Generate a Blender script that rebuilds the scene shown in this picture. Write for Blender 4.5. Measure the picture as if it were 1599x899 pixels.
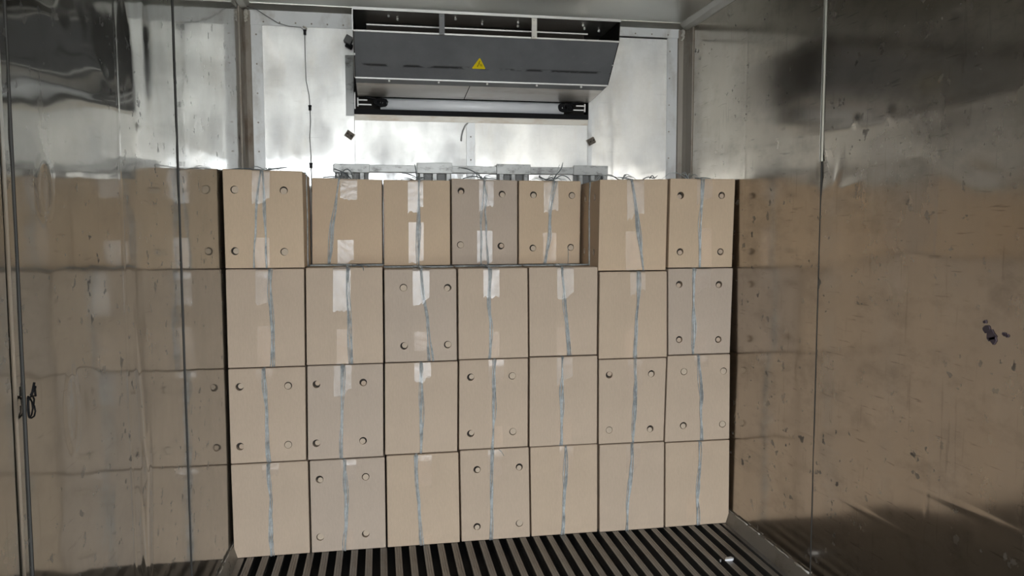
import bpy, bmesh, math, random
from mathutils import Vector, Matrix, noise

for o in list(bpy.data.objects):
    bpy.data.objects.remove(o)
scene = bpy.context.scene
COL = scene.collection
random.seed(7)

# ------------------------------------------------------------------ camera
# world: X across the container (0 = left wall, 2.29 = right wall), Y towards the
# bulkhead (0 = front of the carton stack, 0.65 = bulkhead), Z up from the T-bar tops
cam_data = bpy.data.cameras.new('camera')
cam = bpy.data.objects.new('camera', cam_data)
COL.objects.link(cam)
right = Vector((0.98499074, -0.17259814, -0.00177051))
up = Vector((0.01436539, 0.07175055, 0.99731915))
fwd = Vector((0.17200839, 0.98237556, -0.07315306))
m = Matrix((right, up, -fwd)).transposed().to_4x4()
m.translation = Vector((0.64269, -3.32277, 1.39533))
cam.matrix_world = m
cam_data.sensor_fit = 'HORIZONTAL'
cam_data.sensor_width = 36.0
cam_data.lens = 1183.5 / 1599 * 36.0
cam_data.clip_start = 0.02
scene.camera = cam

# ------------------------------------------------------------------ light: daylight through the open doors behind the camera
W, LEN_Y, BACK, HC = 2.29, -6.60, 0.65, 2.512
world = bpy.data.worlds.new('overcast_sky')
scene.world = world
world.use_nodes = True
bg = world.node_tree.nodes['Background']
bg.inputs['Color'].default_value = (0.90, 0.95, 1.0, 1)
bg.inputs['Strength'].default_value = 1.0
pl = bpy.data.lights.new('door_opening_portal', 'AREA')
pl.shape = 'RECTANGLE'
pl.size, pl.size_y = W, HC
pl.cycles.is_portal = True
po = bpy.data.objects.new('door_opening_portal', pl)
COL.objects.link(po)
po.location = (W / 2, LEN_Y, HC / 2)
po.rotation_euler = (math.radians(90), 0, 0)      # an area light shines along its -Z: here +Y, into the container

vs = scene.view_settings
vs.view_transform = 'Standard'
vs.look = 'None'
vs.gamma = 1.0
vs.use_curve_mapping = False
vs.exposure = 3.85
scene.cycles.use_denoising = True
scene.cycles.max_bounces = 10
scene.cycles.glossy_bounces = 7
scene.cycles.diffuse_bounces = 4
scene.cycles.caustics_reflective = True
scene.cycles.sample_clamp_indirect = 12

# ------------------------------------------------------------------ materials
MATS = {}


def new_mat(name):
    mt = bpy.data.materials.new(name)
    mt.use_nodes = True
    nt = mt.node_tree
    return mt, nt, nt.nodes['Principled BSDF']


def nd(nt, typ, **kw):
    n = nt.nodes.new(typ)
    for k, v in kw.items():
        setattr(n, k, v)
    return n


def coords(nt, scale=(1, 1, 1), kind='Object'):
    tc = nd(nt, 'ShaderNodeTexCoord')
    mp = nd(nt, 'ShaderNodeMapping')
    mp.inputs['Scale'].default_value = scale
    nt.links.new(tc.outputs[kind], mp.inputs['Vector'])
    return mp.outputs['Vector']


def noise_tex(nt, vec, scale, detail=4, rough=0.55):
    n = nd(nt, 'ShaderNodeTexNoise')
    n.inputs['Scale'].default_value = scale
    n.inputs['Detail'].default_value = detail
    n.inputs['Roughness'].default_value = rough
    nt.links.new(vec, n.inputs['Vector'])
    return n.outputs['Fac']


def ramp(nt, fac, stops):
    r = nd(nt, 'ShaderNodeValToRGB')
    el = r.color_ramp.elements
    while len(el) < len(stops):
        el.new(0.5)
    for e, (p, c) in zip(el, stops):
        e.position = p
        e.color = (c, c, c, 1) if isinstance(c, (int, float)) else (*c, 1)
    nt.links.new(fac, r.inputs['Fac'])
    return r.outputs['Color']


def mixc(nt, fac, a, b, mode='MIX'):
    mx = nd(nt, 'ShaderNodeMix', data_type='RGBA', blend_type=mode)
    for sock, val in ((mx.inputs[0], fac), (mx.inputs[6], a), (mx.inputs[7], b)):
        if isinstance(val, (int, float)):
            sock.default_value = val
        elif isinstance(val, tuple):
            sock.default_value = (*val, 1)
        else:
            nt.links.new(val, sock)
    return mx.outputs[2]


def bump(nt, bsdf, height, strength, dist):
    b = nd(nt, 'ShaderNodeBump')
    b.inputs['Strength'].default_value = strength
    b.inputs['Distance'].default_value = dist
    nt.links.new(height, b.inputs['Height'])
    nt.links.new(b.outputs['Normal'], bsdf.inputs['Normal'])


def metal(name, col, r0, r1, metallic=1.0, dirt=0.0, dirt_col=(0.03, 0.025, 0.02), grain=(3, 3, 60), grain_amt=0.00006,
          stain=None, rough_scale=1.5, lobe=None, smudge=0.0):
    mt, nt, b = new_mat(name)
    v = coords(nt)
    n1 = noise_tex(nt, v, rough_scale, 5, 0.6)
    rr = ramp(nt, n1, [(0.3, r0), (0.7, r1)])
    nt.links.new(rr, b.inputs['Roughness'])
    tint = ramp(nt, noise_tex(nt, v, 2.3, 5, 0.6), [(0.3, tuple(c * 0.93 for c in col)), (0.7, col)])
    colr = tint
    if stain:
        colr = mixc(nt, ramp(nt, noise_tex(nt, coords(nt, stain[1]), 1.0, 6, 0.65), [(0.52, 0), (0.72, stain[2])]), colr, stain[0])
    if smudge:
        sm = noise_tex(nt, coords(nt, (5, 5, 9)), 1.0, 8, 0.7)
        colr = mixc(nt, ramp(nt, sm, [(0.50, 0), (0.75, smudge)]), colr, tuple(c * 0.45 for c in col))
        sc_ = noise_tex(nt, coords(nt, (9, 9, 90)), 1.0, 3, 0.5)
        colr = mixc(nt, ramp(nt, sc_, [(0.66, 0), (0.72, smudge * 0.9)]), colr, tuple(c * 0.4 for c in col))
        sv_ = noise_tex(nt, coords(nt, (70, 70, 5)), 1.0, 3, 0.5)
        colr = mixc(nt, ramp(nt, sv_, [(0.64, 0), (0.72, smudge * 0.6)]), colr, tuple(c * 0.5 for c in col))
    if dirt > 0:
        sp = ramp(nt, noise_tex(nt, v, 22, 3, 0.6), [(0.70 - dirt, 0), (0.735 - dirt, 1)])
        gate = ramp(nt, noise_tex(nt, v, 2.7, 3, 0.5), [(0.45, 0), (0.62, 1)])
        f = mixc(nt, 1.0, sp, gate, 'MULTIPLY')
        colr = mixc(nt, f, colr, dirt_col)
        mx = mixc(nt, f, (metallic,) * 3, (0.0, 0.0, 0.0))
        nt.links.new(mx, b.inputs['Metallic'])
    else:
        b.inputs['Metallic'].default_value = metallic
    nt.links.new(colr, b.inputs['Base Color'])
    if grain_amt:
        g = noise_tex(nt, coords(nt, grain), 6, 3, 0.6)
        bump(nt, b, g, 1.0, grain_amt)
    if lobe:
        # cleaner and duller patches of the same sheet: a second, broader reflection lobe
        b2 = nd(nt, 'ShaderNodeBsdfPrincipled')
        for inp in ('Base Color', 'Metallic', 'Normal'):
            if b.inputs[inp].is_linked:
                nt.links.new(b.inputs[inp].links[0].from_socket, b2.inputs[inp])
        if not b.inputs['Metallic'].is_linked:
            b2.inputs['Metallic'].default_value = b.inputs['Metallic'].default_value
        b2.inputs['Roughness'].default_value = lobe[0]
        if len(lobe) > 2:
            for l_ in list(b2.inputs['Metallic'].links):
                nt.links.remove(l_)
            b2.inputs['Metallic'].default_value = lobe[2]
        mx = nd(nt, 'ShaderNodeMixShader')
        fac = ramp(nt, noise_tex(nt, coords(nt, (1.6, 1.6, 1.0)), 2.0, 6, 0.65), [(0.3, lobe[1] * 0.7), (0.7, lobe[1] * 1.3)])
        nt.links.new(fac, mx.inputs[0])
        nt.links.new(b.outputs[0], mx.inputs[1])
        nt.links.new(b2.outputs[0], mx.inputs[2])
        nt.links.new(mx.outputs[0], nt.nodes['Material Output'].inputs[0])
    MATS[name] = mt
    return mt


def plain(name, col, rough=0.6, metallic=0.0, var=0.12, scale=8, bump_amt=0.0, bump_scale=60, spec=0.5):
    mt, nt, b = new_mat(name)
    v = coords(nt)
    c = ramp(nt, noise_tex(nt, v, scale, 5, 0.6), [(0.3, tuple(x * (1 - var) for x in col)), (0.7, tuple(min(1, x * (1 + var)) for x in col))])
    nt.links.new(c, b.inputs['Base Color'])
    b.inputs['Roughness'].default_value = rough
    b.inputs['Metallic'].default_value = metallic
    b.inputs['Specular IOR Level'].default_value = spec
    if bump_amt:
        bump(nt, b, noise_tex(nt, v, bump_scale, 4), 1.0, bump_amt)
    MATS[name] = mt
    return mt


metal('steel_left', (0.395, 0.39, 0.362), 0.05, 0.09, dirt=0.07, dirt_col=(0.05, 0.045, 0.04), grain=(1, 30, 1.5), grain_amt=0.00001, lobe=(0.32, 0.22), smudge=0.35)
metal('steel_right', (0.505, 0.455, 0.395), 0.11, 0.18, dirt=0.05, dirt_col=(0.07, 0.06, 0.05), grain=(1, 20, 2), grain_amt=0.00002, lobe=(0.34, 0.22), smudge=0.55)
metal('steel_ceiling', (0.68, 0.68, 0.645), 0.30, 0.42, dirt=0.0, grain=(2, 20, 2))
metal('steel_bulkhead', (0.90, 0.90, 0.885), 0.05, 0.10, metallic=1.0, dirt=0.0, grain=(40, 1, 1.2), grain_amt=0.00001,
      stain=((0.62, 0.57, 0.49), (3, 3, 1.2), 0.6), lobe=(0.54, 0.84, 0.34), smudge=0.22)
metal('steel_strip', (0.80, 0.81, 0.805), 0.35, 0.45, metallic=0.15, stain=((0.40, 0.36, 0.30), (9, 9, 5), 0.6))
metal('steel_trim', (0.40, 0.36, 0.31), 0.5, 0.65, metallic=0.5, stain=((0.16, 0.10, 0.06), (6, 6, 3), 0.9))
metal('rusty_strip', (0.86, 0.81, 0.72), 0.4, 0.5, metallic=0.1, stain=((0.50, 0.33, 0.17), (5, 5, 14), 0.55))
metal('floor_aluminium', (0.30, 0.295, 0.285), 0.36, 0.52, metallic=0.85, dirt=0.02, grain=(60, 1, 1), grain_amt=0.0001,
      stain=((0.17, 0.14, 0.115), (5, 1.6, 5), 0.8), rough_scale=4)
metal('cove_metal', (0.40, 0.385, 0.35), 0.3, 0.45, grain=(2, 20, 2))
metal('scuff_plate', (0.24, 0.23, 0.21), 0.4, 0.6, metallic=0.7, dirt=0.03, stain=((0.12, 0.10, 0.08), (5, 5, 9), 0.7))
metal('galvanised', (0.46, 0.465, 0.455), 0.4, 0.6, metallic=0.45, stain=((0.10, 0.095, 0.085), (18, 18, 30), 0.95))
metal('galvanised_dark', (0.24, 0.24, 0.235), 0.5, 0.7, metallic=0.4)
metal('zinc_plate', (0.78, 0.74, 0.69), 0.28, 0.4, metallic=0.9, stain=((0.36, 0.27, 0.19), (3, 9, 9), 0.6))
metal('bright_edge', (0.52, 0.515, 0.50), 0.35, 0.5, metallic=0.5)
plain('dark_interior', (0.024, 0.021, 0.018), 0.7, spec=0.2)
plain('black_rubber', (0.012, 0.012, 0.013), 0.7, spec=0.15)
plain('coil_brown', (0.04, 0.032, 0.026), 0.65, spec=0.25)
plain('white_paint', (0.72, 0.69, 0.62), 0.45, var=0.05)
plain('grey_paint', (0.16, 0.16, 0.16), 0.45)
plain('bracket_rust', (0.16, 0.135, 0.105), 0.7, var=0.6, scale=60)
plain('strut_grey', (0.20, 0.20, 0.205), 0.5)
plain('tube_white', (0.88, 0.90, 0.93), 0.3, var=0.03)
plain('cable_grey', (0.16, 0.16, 0.16), 0.5)
plain('cable_pale', (0.42, 0.42, 0.42), 0.5)
plain('sealant', (0.55, 0.52, 0.46), 0.7, var=0.25, scale=30)
plain('gasket', (0.035, 0.033, 0.03), 0.7)
plain('dirt_bed', (0.012, 0.010, 0.008), 0.9)
plain('paper_white', (0.85, 0.86, 0.88), 0.4, var=0.03)
plain('sticker_yellow', (1.0, 0.76, 0.015), 0.4, var=0.04)
plain('print_black', (0.30, 0.21, 0.01), 0.5)
plain('ground_concrete', (0.36, 0.35, 0.33), 0.9, var=0.1, scale=0.6)
plain('shell_grey', (0.35, 0.35, 0.35), 0.8)
plain('twine', (0.40, 0.42, 0.42), 0.28, var=0.45, scale=38)
plain('twine_dark', (0.13, 0.145, 0.15), 0.4, var=0.3, scale=40)
plain('hole_inner', (0.56, 0.46, 0.355), 0.85, var=0.08)
plain('purple_stain', (0.075, 0.055, 0.07), 0.6)


def panel_material():
    mt, nt, b = new_mat('panel_charcoal')
    v = coords(nt)
    base = ramp(nt, noise_tex(nt, v, 5, 6, 0.6), [(0.3, (0.150, 0.156, 0.165)), (0.7, (0.208, 0.214, 0.224))])
    sep = nd(nt, 'ShaderNodeSeparateXYZ')
    nt.links.new(v, sep.inputs[0])
    # the black scrape that runs along the lower third of the sheet
    band = ramp(nt, sep.outputs['Z'], [(0.0, 0), (1.0, 1)])
    mr = nd(nt, 'ShaderNodeMapRange')
    mr.inputs['From Min'].default_value = 2.150
    mr.inputs['From Max'].default_value = 2.164
    nt.links.new(sep.outputs['Z'], mr.inputs['Value'])
    tri = ramp(nt, mr.outputs[0], [(0.0, 0), (0.5, 1), (1.0, 0)])
    broken = ramp(nt, noise_tex(nt, coords(nt, (9, 1, 25)), 1, 3), [(0.45, 0), (0.53, 1)])
    f = mixc(nt, 1.0, tri, broken, 'MULTIPLY')
    c = mixc(nt, f, base, (0.012, 0.012, 0.012))
    scr = ramp(nt, noise_tex(nt, coords(nt, (30, 60, 60)), 1, 2), [(0.70, 0), (0.74, 0.5)])
    c = mixc(nt, scr, c, (0.22, 0.22, 0.22))
    nt.links.new(c, b.inputs['Base Color'])
    b.inputs['Roughness'].default_value = 0.42
    MATS['panel_charcoal'] = mt


panel_material()


def cardboard(name, col):
    mt, nt, b = new_mat(name)
    v = coords(nt)
    c = ramp(nt, noise_tex(nt, v, 3.0, 4, 0.5), [(0.3, tuple(x * 0.94 for x in col)), (0.7, tuple(x * 1.04 for x in col))])
    fib = ramp(nt, noise_tex(nt, coords(nt, (60, 60, 14)), 4, 3), [(0.3, 0.96), (0.7, 1.03)])
    c = mixc(nt, 1.0, c, fib, 'MULTIPLY')
    nt.links.new(c, b.inputs['Base Color'])
    b.inputs['Roughness'].default_value = 0.72
    b.inputs['Specular IOR Level'].default_value = 0.25
    flute = noise_tex(nt, coords(nt, (130, 130, 2.5)), 1.0, 2)
    bump(nt, b, flute, 0.5, 0.0005)
    MATS[name] = mt


cardboard('cardboard_a', (0.605, 0.462, 0.325))
cardboard('cardboard_b', (0.545, 0.432, 0.330))
cardboard('cardboard_c', (0.515, 0.420, 0.338))
cardboard('cardboard_d', (0.56, 0.438, 0.325))


def tape_material(name, haze, ior):
    mt = bpy.data.materials.new(name)
    mt.use_nodes = True
    nt = mt.node_tree
    nt.nodes.clear()
    out = nd(nt, 'ShaderNodeOutputMaterial')
    tr = nd(nt, 'ShaderNodeBsdfTransparent')
    gl = nd(nt, 'ShaderNodeBsdfGlossy')
    gl.inputs['Roughness'].default_value = 0.20
    df = nd(nt, 'ShaderNodeBsdfDiffuse')
    df.inputs['Color'].default_value = (0.78, 0.78, 0.77, 1)
    v = coords(nt)
    wr = noise_tex(nt, coords(nt, (50, 50, 35)), 1.0, 4, 0.6)
    bp = nd(nt, 'ShaderNodeBump')
    bp.inputs['Strength'].default_value = 0.5
    bp.inputs['Distance'].default_value = 0.002
    nt.links.new(wr, bp.inputs['Height'])
    nt.links.new(bp.outputs[0], gl.inputs['Normal'])
    fr = nd(nt, 'ShaderNodeFresnel')
    fr.inputs['IOR'].default_value = ior
    m1 = nd(nt, 'ShaderNodeMixShader')
    hz = ramp(nt, wr, [(0.25, haze * 0.7), (0.75, min(1, haze * 1.3))])
    nt.links.new(hz, m1.inputs[0])
    nt.links.new(tr.outputs[0], m1.inputs[1])
    nt.links.new(df.outputs[0], m1.inputs[2])
    m2 = nd(nt, 'ShaderNodeMixShader')
    nt.links.new(fr.outputs[0], m2.inputs[0])
    nt.links.new(m1.outputs[0], m2.inputs[1])
    nt.links.new(gl.outputs[0], m2.inputs[2])
    nt.links.new(m2.outputs[0], out.inputs[0])
    MATS[name] = mt


for i, (hz, ior_) in enumerate(((0.025, 1.42), (0.06, 1.5), (0.12, 1.52), (0.20, 1.56))):
    tape_material('tape_%d' % i, hz, ior_)

# ------------------------------------------------------------------ helpers


def link_mesh(name, verts, faces, mat, parent=None, smooth=False):
    me = bpy.data.meshes.new(name)
    me.from_pydata([tuple(v) for v in verts], [], faces)
    me.update()
    if smooth:
        me.polygons.foreach_set('use_smooth', [True] * len(me.polygons))
    ob = bpy.data.objects.new(name, me)
    if mat:
        me.materials.append(MATS[mat])
    COL.objects.link(ob)
    if parent:
        ob.parent = parent
    return ob


class MB:
    """collects simple solids into ONE mesh"""

    def __init__(self):
        self.v, self.f = [], []

    def add(self, vs_, fs_):
        k = len(self.v)
        self.v += [Vector(p) for p in vs_]
        self.f += [tuple(i + k for i in f) for f in fs_]

    def box(self, a, b, M=None):
        (x0, y0, z0), (x1, y1, z1) = a, b
        p = [Vector(q) for q in ((x0, y0, z0), (x1, y0, z0), (x1, y1, z0), (x0, y1, z0), (x0, y0, z1), (x1, y0, z1), (x1, y1, z1), (x0, y1, z1))]
        if M:
            p = [M @ q for q in p]
        self.add(p, [(0, 3, 2, 1), (4, 5, 6, 7), (0, 1, 5, 4), (1, 2, 6, 5), (2, 3, 7, 6), (3, 0, 4, 7)])

    def prism_x(self, prof, x0, x1):
        """profile of (y, z) points, counter-clockwise seen from +X"""
        n = len(prof)
        vs_ = [(x0, y, z) for y, z in prof] + [(x1, y, z) for y, z in prof]
        fs_ = [tuple(range(n - 1, -1, -1)), tuple(range(n, 2 * n))]
        fs_ += [(i, (i + 1) % n, n + (i + 1) % n, n + i) for i in range(n)]
        self.add(vs_, fs_)

    def prism_y(self, prof, y0, y1):
        n = len(prof)
        vs_ = [(x, y0, z) for x, z in prof] + [(x, y1, z) for x, z in prof]
        fs_ = [tuple(range(n)), tuple(range(2 * n - 1, n - 1, -1))]
        fs_ += [(i, n + i, n + (i + 1) % n, (i + 1) % n) for i in range(n)]
        self.add(vs_, fs_)

    def prism_z(self, prof, z0, z1):
        n = len(prof)
        vs_ = [(x, y, z0) for x, y in prof] + [(x, y, z1) for x, y in prof]
        fs_ = [tuple(range(n - 1, -1, -1)), tuple(range(n, 2 * n))]
        fs_ += [(i, (i + 1) % n, n + (i + 1) % n, n + i) for i in range(n)]
        self.add(vs_, fs_)

    def tube(self, pts, r, n=6, cap=True):
        pts = [Vector(p) for p in pts]
        rings = []
        side = None
        for i, p in enumerate(pts):
            t = (pts[min(i + 1, len(pts) - 1)] - pts[max(i - 1, 0)])
            if t.length < 1e-9:
                t = Vector((0, 0, 1))
            t.normalize()
            if side is None:
                side = t.orthogonal().normalized()
            side = (side - t * side.dot(t))
            side = side.normalized() if side.length > 1e-6 else t.orthogonal().normalized()
            bi = t.cross(side)
            rr = r[i] if isinstance(r, (list, tuple)) else r
            rings.append([p + side * (rr * math.cos(2 * math.pi * k / n)) + bi * (rr * math.sin(2 * math.pi * k / n)) for k in range(n)])
        vs_ = [q for rg in rings for q in rg]
        fs_ = []
        for i in range(len(rings) - 1):
            for k in range(n):
                a, b = i * n + k, i * n + (k + 1) % n
                fs_.append((a, b, b + n, a + n))
        if cap:
            fs_.append(tuple(range(n - 1, -1, -1)))
            fs_.append(tuple(range(len(vs_) - n, len(vs_))))
        self.add(vs_, fs_)

    def build(self, name, mat, parent=None, smooth=False):
        ob = link_mesh(name, self.v, self.f, mat, parent, smooth)
        bm = bmesh.new()
        bm.from_mesh(ob.data)
        bmesh.ops.recalc_face_normals(bm, faces=bm.faces)
        bm.to_mesh(ob.data)
        bm.free()
        return ob


def tag(ob, label, cat, group=None):
    ob['label'] = label
    ob['category'] = cat
    if group:
        ob['group'] = group
    return ob


def structure(ob, label=None):
    ob['kind'] = 'structure'
    if label:
        ob['label'] = label
    return ob


def empty(name, loc):
    e = bpy.data.objects.new(name, None)
    e.empty_display_size = 0.05
    e.location = loc
    COL.objects.link(e)
    return e


def into(ob, parent):
    """parent a mesh written in world coordinates under an Empty that stands at its own place"""
    ob.parent = parent
    ob.matrix_parent_inverse = Matrix.Translation(parent.location).inverted()
    return ob


def bevel(ob, w, seg=2):
    md = ob.modifiers.new('bevel', 'BEVEL')
    md.width = w
    md.segments = seg
    md.limit_method = 'ANGLE'
    md.angle_limit = math.radians(50)
    return ob


def fbm(x, y, z, s):
    return noise.noise(Vector((x * s, y * s, z * s)))


def grid_sheet(name, origin, du, dv, nrm, nu, nv, disp, mat, parent, thick=0.0022):
    """a metal sheet with thickness: grid in du x dv, pushed along nrm by disp(point)"""
    o_, du, dv, nrm = Vector(origin), Vector(du), Vector(dv), Vector(nrm)
    vs_, fs_ = [], []
    for j in range(nv + 1):
        for i in range(nu + 1):
            p = o_ + du * (i / nu) + dv * (j / nv)
            vs_.append(p + nrm * disp(p))
    flip = du.cross(dv).dot(nrm) < 0
    for j in range(nv):
        for i in range(nu):
            a = j * (nu + 1) + i
            q = (a, a + 1, a + nu + 2, a + nu + 1)
            fs_.append(q[::-1] if flip else q)
    # folded-back rim
    rim = [i for i in range(nu + 1)] + [j * (nu + 1) + nu for j in range(1, nv + 1)]
    rim += [nv * (nu + 1) + i for i in range(nu - 1, -1, -1)] + [j * (nu + 1) for j in range(nv - 1, 0, -1)]
    k = len(vs_)
    n = len(rim)
    vs_ += [vs_[i].copy() for i in rim] + [vs_[i] - nrm * thick for i in rim]
    for i in range(n):
        q = (k + i, k + n + i, k + n + (i + 1) % n, k + (i + 1) % n)
        fs_.append(q[::-1] if flip else q)
    ob = link_mesh(name, vs_, fs_, mat, parent, True)
    for pgn in ob.data.polygons[nu * nv:]:
        pgn.use_smooth = False
    return ob


# ------------------------------------------------------------------ the container shell
ground = MB()
ground.box((-60, -120, -1.5), (60, LEN_Y - 0.05, -1.3))
structure(ground.build('ground', 'ground_concrete'), 'pale concrete yard outside the open doors')

# floor: bed, T-bars, edge plates
fb = MB()
fb.box((-0.06, LEN_Y, -0.12), (W + 0.06, 0.95, -0.062))
floor = structure(fb.build('floor', 'dirt_bed'), 'ribbed aluminium floor with dark gaps between the bars')
prof = [(-0.0145, -0.0045), (-0.0145, -0.001), (-0.0135, 0), (-0.006, 0), (-0.005, -0.0012), (-0.0035, 0), (0.0035, 0), (0.005, -0.0012), (0.006, 0),
        (0.0135, 0), (0.0145, -0.001), (0.0145, -0.0045), (0.003, -0.0055), (0.003, -0.062), (-0.003, -0.062), (-0.003, -0.0055)]
bar = MB()
bar.prism_y(prof[::-1], LEN_Y, 0.64)
bar0 = bar.build('floor_bar', 'floor_aluminium', floor)
bar0.location.x = 0.0778
for i in range(1, 35):
    c = bar0.copy()
    COL.objects.link(c)
    c.parent = floor
    c.location.x = 0.0778 + 0.06287 * i
for x0, x1 in ((0.001, 0.052), (2.244, W - 0.001)):
    e = MB()
    e.box((x0, LEN_Y, -0.062), (x1, 0.64, -0.0005))
    e.build('edge_plate', 'floor_aluminium', floor)

# ceiling
cb = MB()
cb.box((-0.10, LEN_Y, HC + 0.03), (W + 0.10, 0.98, HC + 0.09))
ceiling = structure(cb.build('ceiling', 'shell_grey'), 'dull steel sheet ceiling')
ys = [LEN_Y, -4.8, -3.6, -2.4, -1.2, 0.0, 0.645]
for a, b in zip(ys, ys[1:]):
    grid_sheet('ceiling_sheet', (0.0, a + 0.001, HC), (W, 0, 0), (0, b - a - 0.002, 0), (0, 0, -1), 60, 30,
               lambda p: 0.0012 * fbm(p.x, p.y, 3.1, 2.0) + 0.0003 * fbm(p.x, p.y, 8.0, 7.0), 'steel_ceiling', ceiling)


def gauss(p, c, ry, rz, ang=0.0):
    dy, dz = p.y - c[0], p.z - c[1]
    if ang:
        ca, sa = math.cos(ang), math.sin(ang)
        dy, dz = dy * ca + dz * sa, -dy * sa + dz * ca
    q = (dy / ry) ** 2 + (dz / rz) ** 2
    return math.exp(-q) if q < 9 else 0.0


L_RINGS = [((-1.688, 1.484), 0.032, 0.055, 0.0012), ((-1.60, 1.02), 0.030, 0.075, 0.0010)]
L_DENTS = [((-1.55, 1.02), 0.05, 0.10, -0.0018, 0.25), ((-1.15, 0.92), 0.014, 0.16, 0.0020, 0.12),
           ((-1.10, 0.61), 0.014, 0.14, -0.0022, -0.1), ((-1.13, 0.78), 0.012, 0.09, 0.0020, 0.35), ((-1.17, 0.55), 0.013, 0.10, 0.0019, 0.1), ((-1.16, 2.05), 0.05, 0.25, 0.0030, 0.2),
           ((-1.30, 2.25), 0.09, 0.13, 0.0035, 0.5), ((-1.48, 2.05), 0.06, 0.10, -0.003, 0.2), ((-1.62, 1.83), 0.07, 0.035, 0.0022, 0),
           ((-1.35, 1.78), 0.05, 0.03, 0.0015, 0), ((-1.0, 1.95), 0.04, 0.18, -0.0016, 0), ((-1.75, 2.0), 0.12, 0.10, 0.002, 0.6),
           ((-1.65, 0.55), 0.08, 0.12, 0.0015, 0.4), ((-1.30, 0.35), 0.10, 0.08, -0.0014, 0)]
R_DENTS = [((-0.79, 1.60), 0.018, 0.060, 0.0040, 0.25), ((-0.70, 1.62), 0.03, 0.07, -0.0035, 0), ((-0.86, 1.56), 0.06, 0.014, 0.0025, -0.2),
           ((-0.416, 0.606), 0.07, 0.035, 0.0030, -0.5), ((-0.889, 1.778), 0.018, 0.018, 0.0025, 0), ((-1.07, 1.775), 0.02, 0.02, 0.0022, 0),
           ((-1.30, 1.60), 0.12, 0.05, 0.0020, 0.4), ((-1.45, 1.56), 0.08, 0.03, -0.002, 0.2), ((-0.95, 1.36), 0.05, 0.03, -0.0018, 0),
           ((-1.2, 1.34), 0.09, 0.03, 0.0018, 0), ((-0.53, 0.83), 0.04, 0.05, 0.0012, 0), ((-1.35, 2.05), 0.04, 0.05, 0.003, 0)]


def wall_disp(seed, dents, big, mid, fine, ridge=None):
    def f(p):
        d = big * fbm(p.y + seed, p.z, seed, 0.9) + mid * fbm(p.y, p.z * 0.8 + seed, seed * 2, 3.0) + fine * fbm(p.y * 1.0, p.z, seed * 3, 9.0)
        d += fine * 0.35 * fbm(p.y, p.z, seed * 5, 22.0) + mid * 0.5 * fbm(p.y * 5.0, p.z * 1.2, seed, 1.0)
        if dents is L_DENTS:
            for c, ry, rz, a in L_RINGS:
                if abs(p.y - c[0]) < 0.1 and abs(p.z - c[1]) < 0.2:
                    q = math.hypot((p.y - c[0]) / ry, (p.z - c[1]) / rz)
                    d += a * math.exp(-((q - 1) / 0.22) ** 2)
        if ridge:
            for zr, aw, am in ridge:
                d += am * math.exp(-((p.z - zr - 0.012 * fbm(p.y, 0, seed, 1.5)) / aw) ** 2)
        for c, ry, rz, a, ang in dents:
            if abs(p.y - c[0]) < 0.6:
                d += a * gauss(p, c, ry, rz, ang)
        return d
    return f


def side_wall(name, x_face, sgn, seams, mat, disp, label, minor):
    s = MB()
    xs = sorted((x_face - sgn * 0.02, x_face - sgn * 0.10))
    s.box((xs[0], LEN_Y, -0.12), (xs[1], 0.98, HC + 0.09))
    wall = structure(s.build(name, 'shell_grey'), label)

    def d2(p):
        d = disp(p)
        for ym in minor:
            d += 0.0006 * math.exp(-((p.y - ym) / 0.006) ** 2)
        return d
    for i, (a, b) in enumerate(zip(seams, seams[1:])):
        step = 0.0015 * (i % 2)
        fine = b > -2.2
        nu = int((b - a) / (0.008 if fine else 0.05))
        nv = 280 if fine else 50
        grid_sheet('wall_sheet', (x_face, a + 0.0016, 0.02), (0, b - a - 0.0032, 0), (0, 0, HC - 0.03), (sgn, 0, 0), nu, nv,
                   lambda p: d2(p) - step, mat, wall, 0.004)
    return wall


wall_left = side_wall('wall_left', 0.0, 1, [LEN_Y, -4.2, -2.97, -1.82, -0.67, 0.60], 'steel_left',
                      wall_disp(1.7, L_DENTS, 0.0014, 0.00065, 0.00028, [(1.70, 0.03, 0.0007), (1.56, 0.03, -0.0006), (1.10, 0.02, 0.0003)]), 'mirror-like stainless steel wall on the left, dented', [-1.24])
wall_right = side_wall('wall_right', W, -1, [LEN_Y, -4.2, -1.91, -0.685, 0.60], 'steel_right',
                       wall_disp(5.3, R_DENTS, 0.0012, 0.00045, 0.00014, [(0.432, 0.006, 0.0006), (0.60, 0.007, 0.0007), (0.52, 0.06, 0.0010), (1.76, 0.02, 0.0006), (1.60, 0.03, -0.0007), (1.32, 0.03, 0.0005)]), 'dull brownish stainless steel wall on the right', [-0.07, -1.30])

# seam beads on the walls
s = MB()
s.prism_z([(W - 0.0005, -0.694), (W - 0.0005, -0.674), (W - 0.006, -0.679), (W - 0.0075, -0.684), (W - 0.006, -0.689)], 1.66, HC - 0.03)
s.build('seam_strip', 'steel_ceiling', wall_right)
s = MB()
s.prism_z([(0.0005, -1.866), (0.0014, -1.863), (0.0014, -1.853), (0.0005, -1.850)], 0.06, HC - 0.03)
s.build('seam_strip', 'steel_ceiling', wall_left)
for wl_, ys_, x_, sg_, w_ in ((wall_left, (-1.823, -0.672), 0.0, 1, 0.0024), (wall_right, (-0.685, -1.91), W, -1, 0.0022), (wall_right, (0.535,), W, -1, 0.004)):
    for y_ in ys_:
        s = MB()
        s.prism_z([(x_ - sg_ * 0.004, y_ - w_), (x_ + sg_ * 0.0022, y_ - w_ * 0.7), (x_ + sg_ * 0.0022, y_ + w_ * 0.7), (x_ - sg_ * 0.004, y_ + w_)], 0.05, HC - 0.03)
        s.build('seam_gasket', 'gasket', wl_)

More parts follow.
